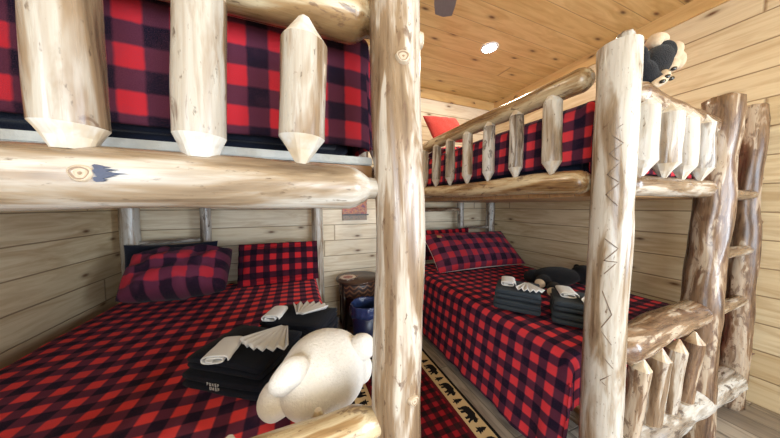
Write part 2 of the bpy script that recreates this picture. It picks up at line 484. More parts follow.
def blob(name, balls, mat, parent, voxel=.014, smooth=6, mw=None):
    """one continuous stuffed body grown from overlapping ellipsoids: (centre, radii, euler degrees)"""
    bm = bmesh.new()
    for c, r, e in balls:
        R = Matrix.Identity(4)
        for ax, d in zip('XYZ', e): R = Matrix.Rotation(math.radians(d), 4, ax) @ R
        bmesh.ops.create_icosphere(bm, subdivisions=4, radius=1, matrix=Matrix.Translation(c) @ R @ Matrix.Diagonal((*r, 1)))
    o = obj(name, bm, mat, parent, mw)
    r = o.modifiers.new('skin', 'REMESH'); r.mode = 'VOXEL'; r.voxel_size = voxel; r.use_smooth_shade = True
    s = o.modifiers.new('soft', 'SMOOTH'); s.factor = .5; s.iterations = smooth
    return o
def ball(name, c, r, mat, parent, e=(0,0,0), lump=0, seed=0):
    bm = bmesh.new()
    R = Matrix.Identity(4)
    for ax, d in zip('XYZ', e): R = Matrix.Rotation(math.radians(d), 4, ax) @ R
    bmesh.ops.create_uvsphere(bm, u_segments=24, v_segments=14, radius=1, matrix=Matrix.Translation(c) @ R @ Matrix.Diagonal((*r, 1)))
    for v in bm.verts:
        if lump: v.co += (v.co-V(c)).normalized()*lump*nz(*(v.co*20+V((seed,0,0))))
    return obj(name, bm, mat, parent)
def tube_bm(pts, r, n=6):
    bm = bmesh.new(); rows = []
    for i, p in enumerate(pts):
        d = (V(pts[min(i+1, len(pts)-1)])-V(pts[max(i-1, 0)])).normalized()
        q = d.to_track_quat('Z', 'Y')
        rows.append([bm.verts.new(V(p)+q @ V((r*math.cos(2*PI*k/n), r*math.sin(2*PI*k/n), 0))) for k in range(n)])
    for A, B in zip(rows, rows[1:]):
        for k in range(n): bm.faces.new((A[k], A[(k+1) % n], B[(k+1) % n], B[k]))
    bm.faces.new(rows[0][::-1]); bm.faces.new(rows[-1]); return bm
def lathe_bm(prof, n=40, c=(0,0), sx=1, sy=1, cap=True):
    bm = bmesh.new(); uvl = bm.loops.layers.uv.new('UVMap')
    rows = [[bm.verts.new((c[0]+r*sx*math.cos(2*PI*k/n), c[1]+r*sy*math.sin(2*PI*k/n), z)) for k in range(n)] for r, z in prof]
    z0, z1 = min(p[1] for p in prof), max(p[1] for p in prof)
    for i, (A, B) in enumerate(zip(rows, rows[1:])):
        for k in range(n):
            f = bm.faces.new((A[k], A[(k+1) % n], B[(k+1) % n], B[k]))
            for l, (kk, ii) in zip(f.loops, ((k,i),(k+1,i),(k+1,i+1),(k,i+1))):
                l[uvl].uv = (kk/n, (prof[ii][1]-z0)/max(1e-6, z1-z0))
    if cap:
        for row in (rows[0][::-1], rows[-1]): bm.faces.new(row)
    return bm

# ------------------------------------------------------------------ the room
XL, XR, YF, YB, ZC = -1.70, 3.30, -4.3, 3.28, 3.35
def struct(name, lo, hi, mat):
    bm = bmesh.new(); box(bm, lo, hi); o = obj(name, bm, mat, smooth=False); return tag(o, kind='structure')
struct('floor', (XL-.15, YF-.15, -.12), (XR+.15, YB+.15, 0), M['floor'])
struct('ceiling', (XL-.15, YF-.15, ZC), (XR+.15, YB+.15, ZC+.12), M['ceil'])
struct('wall_back', (XL-.15, YB, 0), (XR+.15, YB+.12, ZC), M['wall_x'])
SY0, SY1, SZ0, SZ1 = -3.0, -1.1, .7, 2.5
for nm, a, b, k in (('wall_left', XL-.12, XL, 2), ('wall_right', XR, XR+.12, 3)):
    bm = bmesh.new()
    box(bm, (a, YF, 0), (b, SY0, ZC)); box(bm, (a, SY1, 0), (b, YB, ZC)); box(bm, (a, SY0, 0), (b, SY1, SZ0)); box(bm, (a, SY0, SZ1), (b, SY1, ZC))
    tag(obj(nm, bm, M['wall_y'], smooth=False), kind='structure')
    f = XL if k == 2 else XR; s_ = 1 if k == 2 else -1; x0, x1 = sorted((f, f+s_*.03))
    bm = bmesh.new()
    for lo, hi in (((x0, SY0-.08, SZ0-.08), (x1, SY0, SZ1+.08)), ((x0, SY1, SZ0-.08), (x1, SY1+.08, SZ1+.08)), ((x0, SY0, SZ0-.08), (x1, SY1, SZ0)), ((x0, SY0, SZ1), (x1, SY1, SZ1+.08)),
                   ((min(f-s_*.08, f-s_*.02), (SY0+SY1)/2-.03, SZ0), (max(f-s_*.08, f-s_*.02), (SY0+SY1)/2+.03, SZ1))): box(bm, lo, hi)
    tag(obj('window_%d' % k, bm, M['whiteframe'], smooth=False), kind='structure')  # both side windows are unseen, added so light fills from the sides
WX0, WX1, WZ0, WZ1 = .4, 3.0, .6, 2.6
bm = bmesh.new()
box(bm, (XL-.15, YF-.12, 0), (WX0, YF, ZC)); box(bm, (WX1, YF-.12, 0), (XR+.15, YF, ZC))
box(bm, (WX0, YF-.12, 0), (WX1, YF, WZ0)); box(bm, (WX0, YF-.12, WZ1), (WX1, YF, ZC))
tag(obj('wall_front', bm, M['wall_x'], smooth=False), kind='structure')
bm = bmesh.new()
for a, b in (((WX0-.08, YF, WZ0-.08), (WX0, YF+.03, WZ1+.08)), ((WX1, YF, WZ0-.08), (WX1+.08, YF+.03, WZ1+.08)),
             ((WX0, YF, WZ0-.08), (WX1, YF+.03, WZ0)), ((WX0, YF, WZ1), (WX1, YF+.03, WZ1+.08)),
             (((WX0+WX1)/2-.03, YF-.08, WZ0), ((WX0+WX1)/2+.03, YF-.02, WZ1))): box(bm, a, b)
tag(obj('window_1', bm, M['whiteframe'], smooth=False), kind='structure')
struct('trim_1', (XL, YB-.022, ZC-.14), (XR-.02, YB, ZC), M['trim'])
struct('trim_2', (XR-.022, YF, ZC-.14), (XR, YB, ZC), M['trim_y'])
struct('trim_3', (XL, YF, ZC-.14), (XL+.022, YB-.022, ZC), M['trim_y'])

# ------------------------------------------------------------------ bunk beds
def spindle(p0, p1, r, mat, parent, c0=.07, c1=.07, tip=.3, **kw):
    kw.setdefault('lump', .08)
    return log('spindle', p0, p1, r, r*.97, mat, parent, (f'cone:{c0}:{tip}', f'cone:{c1}:{tip}'), rings=16, wob=.008, **kw)

FY, HY = .64, 3.10
# --- left bed
L = thing('log_bunk_bed', (-.62, 1.87, 0), 'peeled-log bunk bed against the left wall, its thick foot rail nearest the camera', 'bunk bed', 'log bunk beds')
lp = log('post', (.292, FY, 0), (.270, FY, 2.72), .080, .069, 'log_b', L, ('flat', 'flat'), seed=4.2, rings=60, wob=.012, lump=.05, segs=28)
for p in ((.262, FY-.074, 1.93),): knot(lp, p, (-.25, -1, 0), .017)
knot(lp, (.298, FY-.078, 1.00), (.25, -1, .1), .014)
knot(lp, (.340, FY-.02, 2.02), (1, -.25, .1), .022)
log('post', (-1.52, FY, 0), (-1.52, FY, 2.5), .075, .07, 'log_b', L)
log('post', (-.92, FY, 0), (-.92, FY, 2.45), .07, .065, 'log_d', L)
log('post', (.25, HY, 0), (.245, HY, 2.45), .072, .066, 'log', L)
log('post', (-1.525, HY, 0), (-1.53, HY, 2.45), .078, .07, 'log', L)
log('post', (-.92, HY, 0), (-.915, HY, 2.4), .052, .048, 'log_w', L, wob=.012)
r1 = log('rail', (-.90, FY, 1.60), (.235, FY, 1.607), .063, .057, 'log', L, ('flat', 'tenon:.055:.5:.045'), rings=40, lump=.05, wob=.010, segs=28, seed=2.1)
knot(r1, (-.345, FY-.0575, 1.606), (-.1, -1, .05), .017)
# bark-blue stain around the knot
bm = bmesh.new()
random.seed(8)
def on_rail(x, z, d): return (x, FY-math.sqrt(max(.0001, .0602**2-(z-1.6045)**2))-d, z)
for k in range(13):
    z = 1.594+.0022*k; x0 = -.330+.006*random.random(); ln = (.022+.03*random.random())*(1-abs(k-6)/9)
    ring = [(x0, z), (x0+ln*.25, z+.0024), (x0+ln*.6, z+.0018), (x0+ln, z+.0004), (x0+ln*.7, z-.0014), (x0+ln*.2, z-.0022)]
    vs = [bm.verts.new(on_rail(x, q, .0036+.00005*k)) for x, q in ring]; vb = [bm.verts.new(on_rail(x, q, -.004)) for x, q in ring]
    bm.faces.new(vs); bm.faces.new(vb[::-1])
    for q in range(6): bm.faces.new((vs[q], vs[(q+1) % 6], vb[(q+1) % 6], vb[q]))
obj('bark_stain', bm, M['stain'], r1, smooth=False)
log('rail', (-.90, FY+.075, 2.085), (.235, FY+.06, 2.10), .066, .072, 'log_g', L, ('flat', 'tenon:.05:.6:.03'), rings=36, lump=.06, segs=28, seed=7.7)
for i, (x, r, c0, tp, zt) in enumerate(((-.60, .05, .05, .5, 2.08), (-.374, .047, .042, .56, 2.08), (-.180, .047, .045, .6, 2.04), (.022, .054, .062, .24, 1.995))):
    s = spindle((x-.004, FY-.015, 1.652), (x+.006, FY-.025, zt), r, 'log_s', L, c0, .06, tp, seed=3.3+i*2.9, segs=28, lump=.05)
    if i == 1: knot(s, (x-.022, FY-.060, 1.93), (-.3, -1, 0), .012)
r2 = log('rail', (-.90, FY, .875), (.225, FY, .905), .060, .060, 'log_g', L, ('flat', 'tenon:.05:.62:.03'), rings=30, lump=.06, segs=26, seed=5.5)
log('rail', (-.90, FY, .28), (.24, FY, .28), .07, .065, 'log_d', L)
for x in (-.66, -.42, -.18, .05): spindle((x, FY+.045, .33), (x, FY+.075, .93), .036, 'log_g', L, .06, .05, .3)
for z in (.30, .80, 1.22, 1.62): log('rung', (-1.50, FY, z), (-.90, FY, z+.01), .034, .032, 'log_d', L, ('round', 'round'))
# head end
for z, r in ((.55, .05), (1.62, .05), (2.1, .055)): log('rail', (-.93, HY, z), (.25, HY, z), r, r, 'log_d', L)
log('rung', (-1.50, HY-.01, 1.17), (-.93, HY-.01, 1.19), .026, .020, 'log_w', L, ('round', 'round'), wob=.02)
log('rung', (-1.50, HY, 2.05), (-.93, HY, 2.05), .03, .03, 'log_w', L, ('round', 'round'))
# sides
for x, zs in ((.312, (1.66, 2.12)), (-1.555, (1.66, 2.12))):
    for z in zs: log('side_rail', (x, FY+.05, z), (x*.985, HY-.03, z), .052, .048, 'log_b', L, ('round', 'round'))
for k in range(8):
    y = .92+k*.27
    spindle((.315, y, 1.70), (.315, y, 2.08), .038, 'log_w', L)
for x in (.12, -1.40): log('side_rail', (x, FY+.02, .285), (x, HY-.03, .285), .045, .045, 'log_b', L)
obj('bed_deck', bbox((-1.46, .74, .34), (.20, 3.02, .37)), M['deck'], L, smooth=False)
obj('bed_deck', bbox((-1.46, .735, 1.622), (.225, 3.02, 1.672)), M['deck'], L, smooth=False)
obj('deck_edge', bbox((-1.46, .712, 1.676), (.225, .732, 1.700), .003), M['deckedge'], L, smooth=False, label='pale grey edge board')
obj('deck_edge', bbox((-1.46, .712, 1.63), (.225, .733, 1.674), .003), M['deck'], L, smooth=False)

# --- right bed
R = thing('log_bunk_bed', (2.25, 1.87, 0), 'peeled-log bunk bed with side ladder posts in the right corner', 'bunk bed', 'log bunk beds')
rp = log('post', (1.375, FY, 0), (1.372, FY, 2.262), .082, .076, 'log', R, ('flat', 'slant:.004:-.6'), seed=9.1, rings=56, wob=.012, segs=28, lump=.05)
log('tenon', (1.415, FY, 2.20), (1.418, FY, 2.335), .034, .033, 'log_w', rp, ('flat', 'flat'), lump=.02)
# insect-track zigzags scribed on the aisle face of the post
def scribe(a0, zs, amp, r=.079, jit=.35):
    pts = []
    for i, z in enumerate(zs):
        a = a0+(amp if i % 2 else -amp)*(1-jit*random.random())
        pts.append((a, z))
    out = []
    for (a, z), (b, w) in zip(pts, pts[1:]):
        for k in range(6): out.append((a+(b-a)*k/6, z+(w-z)*k/6))
    out.append(pts[-1])
    P = []
    for a, z in out:
        ox = .012*nz(z*2.2, 9.1*7.3, 1.1); oy = .012*nz(z*2.2, 9.1*7.3, 9.4)
        rr = (.082+(.076-.082)*z/2.262)*(1+.05*nz(math.cos(a)*1.3+9.1*3.1, math.sin(a)*1.3, z*5+9.1)+.0175*nz(math.cos(a)*3+9.1, math.sin(a)*3, z*14))
        rr += .0012
        P.append((1.3735+ox+rr*math.cos(a), FY+oy+rr*math.sin(a), z))
    return P
random.seed(2)
A0 = math.atan2(-FY, -1.375)
for a, zs in ((A0+.05, [1.96, 1.90, 1.87, 1.82, 1.78, 1.74, 1.69, 1.65, 1.60, 1.55]),
              (A0+.1, [1.40, 1.36, 1.30, 1.30, 1.24]), (A0, [1.16, 1.06, .98, .92]), (A0+.2, [.86, .80, .74, .70])):
    obj('scribed_line', tube_bm(scribe(a, zs, .32), .0022), M['pencil'], rp, label='thin grey zigzag line')
mp = log('post', (2.44, FY, 0), (2.525, FY, 2.23), .093, .082, 'log_d', R, ('flat', 'flat'), seed=12.3, rings=48, wob=.022, lump=.12, segs=26)
op = log('post', (3.105, FY+.01, 0), (3.125, FY, 2.28), .075, .062, 'log_d', R, ('flat', 'flat'), seed=15.7, rings=48, wob=.018, lump=.11, segs=26)
for z, a, r in ((1.42, -.6, .030), (1.74, -.4, .026), (2.02, -.5, .022), (1.02, -.5, .03), (.42, -.9, .02)):
    x = 3.13
    log('branch_stub', (x+.04*math.cos(a), FY+.04*math.sin(a), z), (x+.092*math.cos(a), FY+.092*math.sin(a), z+.015), r, r*.7, 'log_d', op, ('flat', 'round'), rings=5)
log('post', (1.37, HY, 0), (1.37, HY, 2.45), .072, .066, 'log_w', R)
log('post', (3.09, HY, 0), (3.09, HY, 2.45), .075, .07, 'log_w', R)
log('post', (2.47, HY, 0), (2.46, HY, 2.4), .056, .05, 'log_w', R, wob=.012)
# foot end
log('rail', (1.43, FY, 2.075), (2.43, FY+.01, 2.035), .066, .060, 'log_d', R, ('tenon:.05:.6:.03', 'tenon:.05:.6:.03'), rings=30, lump=.08, wob=.015, segs=26, seed=3.8)
log('rail', (1.44, FY-.01, 1.648), (2.42, FY, 1.652), .050, .056, 'log_b', R, ('round', 'tenon:.05:.6:.03'), rings=30, lump=.05, segs=26)
for i, (x, r) in enumerate(((1.525, .055), (1.740, .056), (1.945, .052), (2.145, .052))):
    spindle((x, FY-.035, 1.69), (x-.004, FY-.035, 2.065), r, 'log_w' if i == 3 else 'log', R, .07, .06, .2, seed=21+i*3.3, segs=26, facets=5, lump=.12)
log('rail', (1.42, FY, .845), (2.52, FY, .85), .082, .078, 'log_d', R, ('tenon:.05:.6:.02', 'round'), rings=32, lump=.11, wob=.02, segs=26, seed=6.1)
log('rail', (1.44, FY-.01, .265), (3.00, FY-.01, .275), .088, .078, 'log_w', R, ('round', 'round'), rings=40, lump=.15, wob=.04, segs=26, seed=31.3)
for i, (x, r) in enumerate(((1.570, .045), (1.765, .048), (1.965, .045), (2.165, .048))):
    spindle((x, FY-.02, .31), (x+.012, FY-.055, .805), r, 'log_d' if i in (0, 3) else 'log_b', R, .07, .06, .12, seed=41+i*3.7, segs=24, lump=.14)
for z in (.84, 1.215, 1.622): log('rung', (2.46, FY-.02, z), (3.16, FY-.01, z+.012), .038, .035, 'log_b', R, ('round', 'round'), wob=.012)
# side rails on the aisle
log('side_rail', (1.372, FY+.095, 2.178), (1.37, HY-.02, 2.215), .060, .055, 'log_g', R, ('round', 'round'), rings=50, lump=.07, wob=.02, segs=26, seed=8.4)
log('side_rail', (1.368, FY+.085, 1.672), (1.37, HY-.02, 1.712), .062, .058, 'log_g', R, ('round', 'round'), rings=50, lump=.06, wob=.014, segs=26, seed=18.4)
for i, y in enumerate((.905, 1.137, 1.372, 1.605, 1.84, 2.07, 2.31, 2.55, 2.79)):
    z = 1.72+.0165*(y-.7)
    spindle((1.337, y, z), (1.343, y+.006, z+.46), .049 if i == 0 else .043, 'log_w' if i % 3 else 'log', R, .07, .06, .22, seed=51+i*2.3)
log('side_rail', (3.09, FY+.1, 1.66), (3.09, HY-.02, 1.66), .05, .05, 'log_b', R, ('round', 'round'))
log('side_rail', (3.14, FY+.1, 2.2), (3.10, HY-.02, 2.2), .05, .05, 'log_b', R, ('round', 'round'))
for x in (1.57, 2.98): log('side_rail', (x, FY+.03, .27), (x, HY-.03, .27), .045, .045, 'log_b', R)
# head end
for z, r in ((.55, .05), (1.49, .03), (2.1, .055)): log('rail', (1.37, HY, z), (2.47, HY, z), r, r, 'log_d', R)
for z, r in ((1.205, .024), (2.05, .03)): log('rung', (2.47, HY-.01, z), (3.09, HY-.01, z-.02), r, r, 'log_w', R, ('round', 'round'), wob=.02)
obj('bed_deck', bbox((1.52, .76, .325), (3.02, 3.02, .355)), M['deck'], R, smooth=False)
obj('bed_deck', bbox((1.445, .74, 1.60), (3.03, 3.02, 1.645)), M['deck'], R, smooth=False)

# ------------------------------------------------------------------ mattresses, comforters
def mattress(lo, hi, label, mat='navy'):
    bm = bbox(lo, hi, .05, 4)
    o = obj('mattress', bm, M[mat]); return tag(o, label, 'mattress', 'navy covered mattresses')
mattress((-1.47, .85, .372), (.15, 3.0, .655), 'navy covered mattress on the lower left bunk, mostly hidden under red plaid')
mattress((-1.41, .845, 1.702), (.185, 3.0, 1.98), 'navy covered mattress on the upper left bunk, its edge showing over the foot rail')
mattress((1.47, .82, .357), (3.00, 3.0, .655), 'navy covered mattress on the lower right bunk, hidden beneath draped plaid')
mattress((1.53, .82, 1.647), (3.00, 3.0, 2.06), 'navy covered mattress on the upper right bunk behind the spindle guard rail')
GC = 'red and black plaid comforters'
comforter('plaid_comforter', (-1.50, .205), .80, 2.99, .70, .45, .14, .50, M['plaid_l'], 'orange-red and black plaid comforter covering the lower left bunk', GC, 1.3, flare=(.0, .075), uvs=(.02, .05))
comforter('plaid_comforter', (1.425, 3.04), .785, 2.99, .70, .07, .45, .42, M['plaid'], 'red and navy plaid comforter hanging to the floor beside the bear rug', GC, 4.7, flare=(.105, .0), uvs=(.0, .03))
comforter('plaid_comforter', (-1.455, .243), .800, 2.99, 2.15, 1.745, 1.745, 1.752, M['plaid_u'], 'red and navy plaid comforter on the upper left bunk, at eye level', GC, 8.1, flare=(0, 0), uvs=(.05, .0), wr=.6, thick=.016)
comforter('plaid_comforter', (1.475, 3.03), .775, 2.99, 2.13, 1.78, 1.78, 1.74, M['plaid'], 'red plaid comforter on the upper right bunk, behind the row of spindles', GC, 6.2, flare=(.02, 0), uvs=(.0, .02), wr=.6, thick=.016)

# ------------------------------------------------------------------ pillows
def pillow(loc, w, h, t, lean, mats, label, seed, yaw=0, roll=0, flange=0, group=None, back=None, **kw):
    t0 = thing('pillow', loc, label, 'pillow', group)
    mw = pillow_mat(loc, math.radians(lean), math.radians(yaw), math.radians(roll))
    obj('pillow_body', pillow_bm(w, h, t, seed, **kw), mats, t0, mw)
    if flange: obj('flange', flange_bm(w, h, flange, seed), back or mats[0], t0, mw)
    return t0, mw
GP = 'bed pillows'
pl = M['plaid_pn']; pr = M['plaid_pl']
pillow((-.97, 2.64, .95), .72, .45, .40, 42, [pl, pl], 'puffy red and navy plaid pillow in front of the navy pillow on the left bed', 2.2, yaw=1, wr=.06, puff=.40, pinch=.0)
pillow((-1.15, 2.955, .95), .74, .46, .13, 82, [M['navy'], M['navy']], 'plain navy pillow standing behind the puffy plaid pillow, lower left bunk', 5.1, yaw=1)
pillow((-.175, 2.84, .925), .74, .38, .15, 70, [pr, pr], 'flat red and black plaid pillow by the right headpost of the left bed', 3.7, flange=.03, wr=.012)
p5, mw5 = pillow((2.28, 2.57, .945), 1.40, .62, .24, 42, [pl, M['white']], 'long red and navy plaid pillow with white backing on the lower right bunk', 4.4, yaw=-2, wr=.02)
pillow((1.98, 2.94, .98), 1.1, .46, .09, 80, [pr, M['navy']], 'dark plaid pillow showing behind the long pillow, lower right bunk', 6.4)
bm = bbox((-.035, -.018, -.004), (.035, .018, .004), .002)
obj('leather_label', bm, M['leather'], p5, mw5 @ Matrix.Translation((-.52, .17, .108)) @ Matrix.Rotation(.1, 4, 'Y'), smooth=False, label='small tan leather label')
pillow((2.06, 2.70, 2.24), .72, .46, .18, 0, [M['plaid'], M['plaid']], 'red and black plaid pillow lying under the dusty red one, upper right bunk', 9.2)
pillow((1.91, 2.74, 2.585), .56, .46, .15, 60, [M['redcot'], M['redcot']], 'plain dusty red pillow on the upper right bunk', 7.2, roll=6)
pillow((1.57, 2.99, 2.44), .24, .60, .09, 84, [M['white'], M['white']], 'white pillow left of the dusty red one, upper right bunk', 8.2)

# ------------------------------------------------------------------ towels
def towel(x, y, z, a, w, d, h, mat, label, seed, group, layers=2, bev=.028):
    o = obj('folded_towel', slab_bm(w, d, h, bev, seed, .007, layers), M[mat], None, at(x, y, z, a))
    return tag(o, label, 'towel', group)
def washcloth(x, y, z, a, label, group, w=.13, d=.24, mat='white_terry', h=.042):
    """cloth folded over on itself: a flattened spiral, its open end facing local -y"""
    pts = []
    N = 64
    for k in range(N):
        t = k/(N-1); th = -PI*.5-t*PI*3.6
        Rr = w*.5*(.42+.58*t); hh = h*.5*(.25+.75*t)
        c, s_ = math.cos(th), math.sin(th)
        pts.append((Rr*math.copysign(abs(c)**.6, c), hh*math.copysign(abs(s_)**.8, s_)))
    zmin = min(p[1] for p in pts)-.005
    m = at(x, y, z, a)
    def fn(u, v):
        i = min(N-2, int(u*(N-1))); f = u*(N-1)-i
        px = pts[i][0]+(pts[i+1][0]-pts[i][0])*f; pz = pts[i][1]+(pts[i+1][1]-pts[i][1])*f
        yy = (v-.5)*d*(1-.05*u)+.006*nz(u*4, v*3, x*9)
        k = 1-.25*v
        return m @ V((px*(1-.1*v)+.004*nz(v*5, u*3, y*7), yy, (pz-zmin)*k+.001))
    o = sheet('washcloth', fn, 70, 10, 1, 1, M[mat], None, .006, 0, 1)
    return tag(o, label, 'washcloth', group)
def fan(x, y, z, a, label, group, R=.16, spread=1.9, pleats=7, mat='grey_stripe', sx=1.0):
    def fn(u, v):
        th = (u-.5)*spread; r = .03+(R-.03)*v
        zig = abs(((u*pleats) % 1)-.5)*2
        zz = .006+.026*zig*(.3+.7*v)+.016*(1-v)
        m = at(x, y, z, a)
        return m @ V((r*math.sin(th)*sx, r*math.cos(th)-R*.5+.01*v*(zig-.5), zz))
    o = sheet('fan_folded_hand_towel', fn, pleats*6, 10, 1, 1, M[mat], None, .005, 0, 0)
    return tag(o, label, 'hand towel', group)
GT, GW, GF = 'bath towels', 'rolled white washcloths', 'fan folded hand towels'
AL = math.radians(-34)
zb = .722
towel(-.240, 1.315, zb, AL, .42, .325, .075, 'black_terry', 'black bath towel with white embroidered mark, nearest the camera', 1.0, GT)
towel(-.232, 1.322, zb+.083, AL, .40, .31, .06, 'black_terry', 'black bath towel under the nearest washcloth, top of the front stack', 2.4, GT)
towel(.010, 1.585, zb, AL+.03, .42, .29, .07, 'black_terry', 'lower black bath towel of the stack behind, left bed', 3.1, GT)
towel(.014, 1.585, zb+.078, AL+.05, .40, .275, .05, 'black_terry', 'upper black bath towel of the stack behind, left bed', 4.6, GT)
washcloth(-.322, 1.255, zb+.152, math.radians(-12), 'white rolled washcloth on the nearest black towel stack', GW, .115, .185)
fan(-.116, 1.258, zb+.168, 2.55, 'pale fan-folded hand towel on the nearest black towel stack', GF, .215, 1.3, pleats=6)
washcloth(-.135, 1.60, zb+.139, math.radians(-18), 'white rolled washcloth on the farther black stack, left bed', GW, .11, .175)
fan(.045, 1.56, zb+.147, -.55, 'pale fan-folded hand towel on the farther black stack, left bed', GF, .20, 1.35, pleats=6)
# embroidered mark: two short rows of white stitching
tw = bpy.data.objects['folded_towel']
mwT = at(-.240, 1.315, zb, AL)
random.seed(11)
bm = bmesh.new()
for row, (z0, x0, nn) in enumerate(((.046, -.055, 5), (.028, -.040, 4))):
    for k in range(nn):
        xx = x0+k*.014
        pts = [mwT @ V((xx+q[0]*.010, -.1640, z0+q[1]*.012)) for q in ([(0,0),(0,1),(.6,1),(.6,.5),(0,.5)], [(0,1),(0,0),(.7,0),(.7,1)], [(0,0),(.35,1),(.7,0),(.5,.4)], [(.7,1),(0,1),(0,.5),(.7,.5),(.7,0),(0,0)])[(k+row) % 4]]
        b2 = tube_bm(pts, .0014, 5); me = bpy.data.meshes.new('t'); b2.to_mesh(me); b2.free(); bm.from_mesh(me); bpy.data.meshes.remove(me)
obj('embroidery', bm, M['white'], tw, label='small white stitched mark')
AR = math.atan2(-.26, .19)
u = V((math.cos(AR), math.sin(AR), 0)); w_ = V((-u.y, u.x, 0))
c1 = V((1.46, 1.42, 0))+u*.165+w_*.165; c2 = V((1.655, 1.075, 0))+u*.165+w_*.165
for c, nm, sd in ((c1, 'left', 1), (c2, 'right', 5)):
    near = 'beside the plaid pillow side' if nm == 'left' else 'beside the near bedpost'
    txt = ('of the charcoal stack farther from the bedpost', 'of the charcoal stack half hidden by the bedpost')[nm == 'right']
    towel(c.x, c.y, zb, AR, .33, .33, .082, 'grey_terry', 'lower charcoal bath towel '+txt, sd, GT)
    towel(c.x+.004, c.y, zb+.090, AR+.03, .325, .325, .072, 'grey_terry', 'upper charcoal bath towel '+txt, sd+1.7, GT)
    far = 'farther from the bedpost' if nm == 'left' else 'half hidden by the bedpost'
    p = c-u*.075+w_*.03
    washcloth(p.x, p.y, zb+.168, AR+.12, 'white rolled washcloth on the charcoal stack '+far, GW, .12, .22)
    p = c+u*.078-w_*.045
    fan(p.x, p.y, zb+.168, AR+3.3, 'white fan-folded hand towel on the charcoal stack '+far, GF, .20, 1.0, mat='white_terry', pleats=5)

# ------------------------------------------------------------------ stuffed bears
B = thing('teddy_bear', (.09, .93, .72), 'cream plush teddy bear seen from behind, slumped at the foot of the left bed', 'stuffed bear')
blob('plush_body', [((.092, .945, .884), (.166, .150, .160), (0, -12, 0)), ((.055, .93, .878), (.140, .140, .142), (0,0,0)), ((.125, .94, .89), (.135, .14, .15), (0,0,0)),
      ((.09, 1.04, .81), (.15, .15, .075), (0,0,0)), ((.00, 1.16, .775), (.055,.08,.045), (0,0,0)), ((.18, 1.16, .775), (.055,.08,.045), (0,0,0))],
     M['cream_plush'], B, .011, 3)
ball('ear', (-.034, .850, .968), (.074, .042, .050), M['cream_plush'], B, (0, -38, 0), .006, 1)
ball('ear', (.236, .900, .975), (.054, .044, .055), M['cream_plush'], B, (0, 0, 0), .005, 4)
ball('arm', (-.076, .915, .845), (.066, .058, .072), M['cream_plush'], B, (0, 20, 0), .006, 2)
ball('arm', (.240, .955, .85), (.055, .060, .062), M['cream_plush'], B, (0, 0, 0), .005, 3)
ball('muzzle', (.09, 1.085, .905), (.055, .04, .045), M['tan_plush'], B)
ball('nose', (.09, 1.122, .918), (.018, .012, .013), M['black'], B)
for s in (-1, 1): ball('eye', (.09+s*.06, 1.075, .955), (.011,.009,.011), M['black'], B)
K = thing('teddy_bear', (2.48, 1.56, .72), 'black plush bear with tan paws lying behind the charcoal towels', 'stuffed bear')
blob('plush_body', [((2.50, 1.60, .815), (.25, .15, .095), (0,0,-12)), ((2.80, 1.50, .825), (.13, .12, .10), (0,0,0)),
      ((2.26, 1.56, .80), (.13, .065, .065), (0,0,22)), ((2.20, 1.42, .785), (.12, .055, .058), (0,0,28)), ((2.33, 1.72, .80), (.12,.07,.075), (0,0,0)),
      ((2.86, 1.61, .87), (.035,.03,.04), (0,0,0)), ((2.86, 1.41, .87), (.035,.03,.04), (0,0,0))], M['black_plush'], K, .012, 3)
ball('paw_pad', (2.145, 1.515, .81), (.020, .045, .042), M['tan_plush'], K, (0,0,22))
ball('paw_pad', (2.095, 1.365, .785), (.020, .040, .040), M['tan_plush'], K, (0,0,28))
ball('muzzle', (2.86, 1.50, .90), (.05, .045, .035), M['tan_plush'], K)
T = thing('plush_toy', (1.86, .70, 2.22), 'black plush toy with pale paws perched on the upper rail of the right bunk', 'stuffed toy')
blob('plush_body', [((1.94, .74, 2.42), (.165, .07, .082), (0, -42, 0)), ((1.79, .735, 2.325), (.085, .07, .085), (0,0,0)), ((1.83, .72, 2.295), (.09, .06, .05), (0,-20,0)),
     ((2.04, .745, 2.51), (.07, .06, .07), (0,0,0)), ((1.74, .74, 2.39), (.05, .06, .09), (0,0,0))], M['black_plush'], T, .009, 3)
blob('pale_paw', [((2.00, .75, 2.580), (.065, .045, .03), (0, 5, 0)), ((1.95, .745, 2.555), (.035, .04, .035), (0,0,0))], M['tan_plush'], T, .008, 2)
blob('pale_paw', [((2.145, .735, 2.545), (.04, .045, .05), (0, 0, 0)), ((2.185, .73, 2.495), (.035, .04, .055), (0,-10,0)), ((2.12, .73, 2.45), (.05, .035, .035), (0,-40,0))], M['tan_plush'], T, .008, 2)
blob('pale_paw', [((1.835, .675, 2.278), (.08, .033, .028), (0, -28, 0)), ((1.895, .68, 2.315), (.028, .03, .045), (0,20,0))], M['tan_plush'], T, .008, 2)
for x, z in ((1.795, 2.258), (1.84, 2.292), (1.885, 2.29), (1.905, 2.345)): ball('paw_pad', (x, .645, z), (.018, .012, .010), M['black'], T, (0, -25, 0))

for o in T.children: o.location.z -= .062; o.location.x -= .01

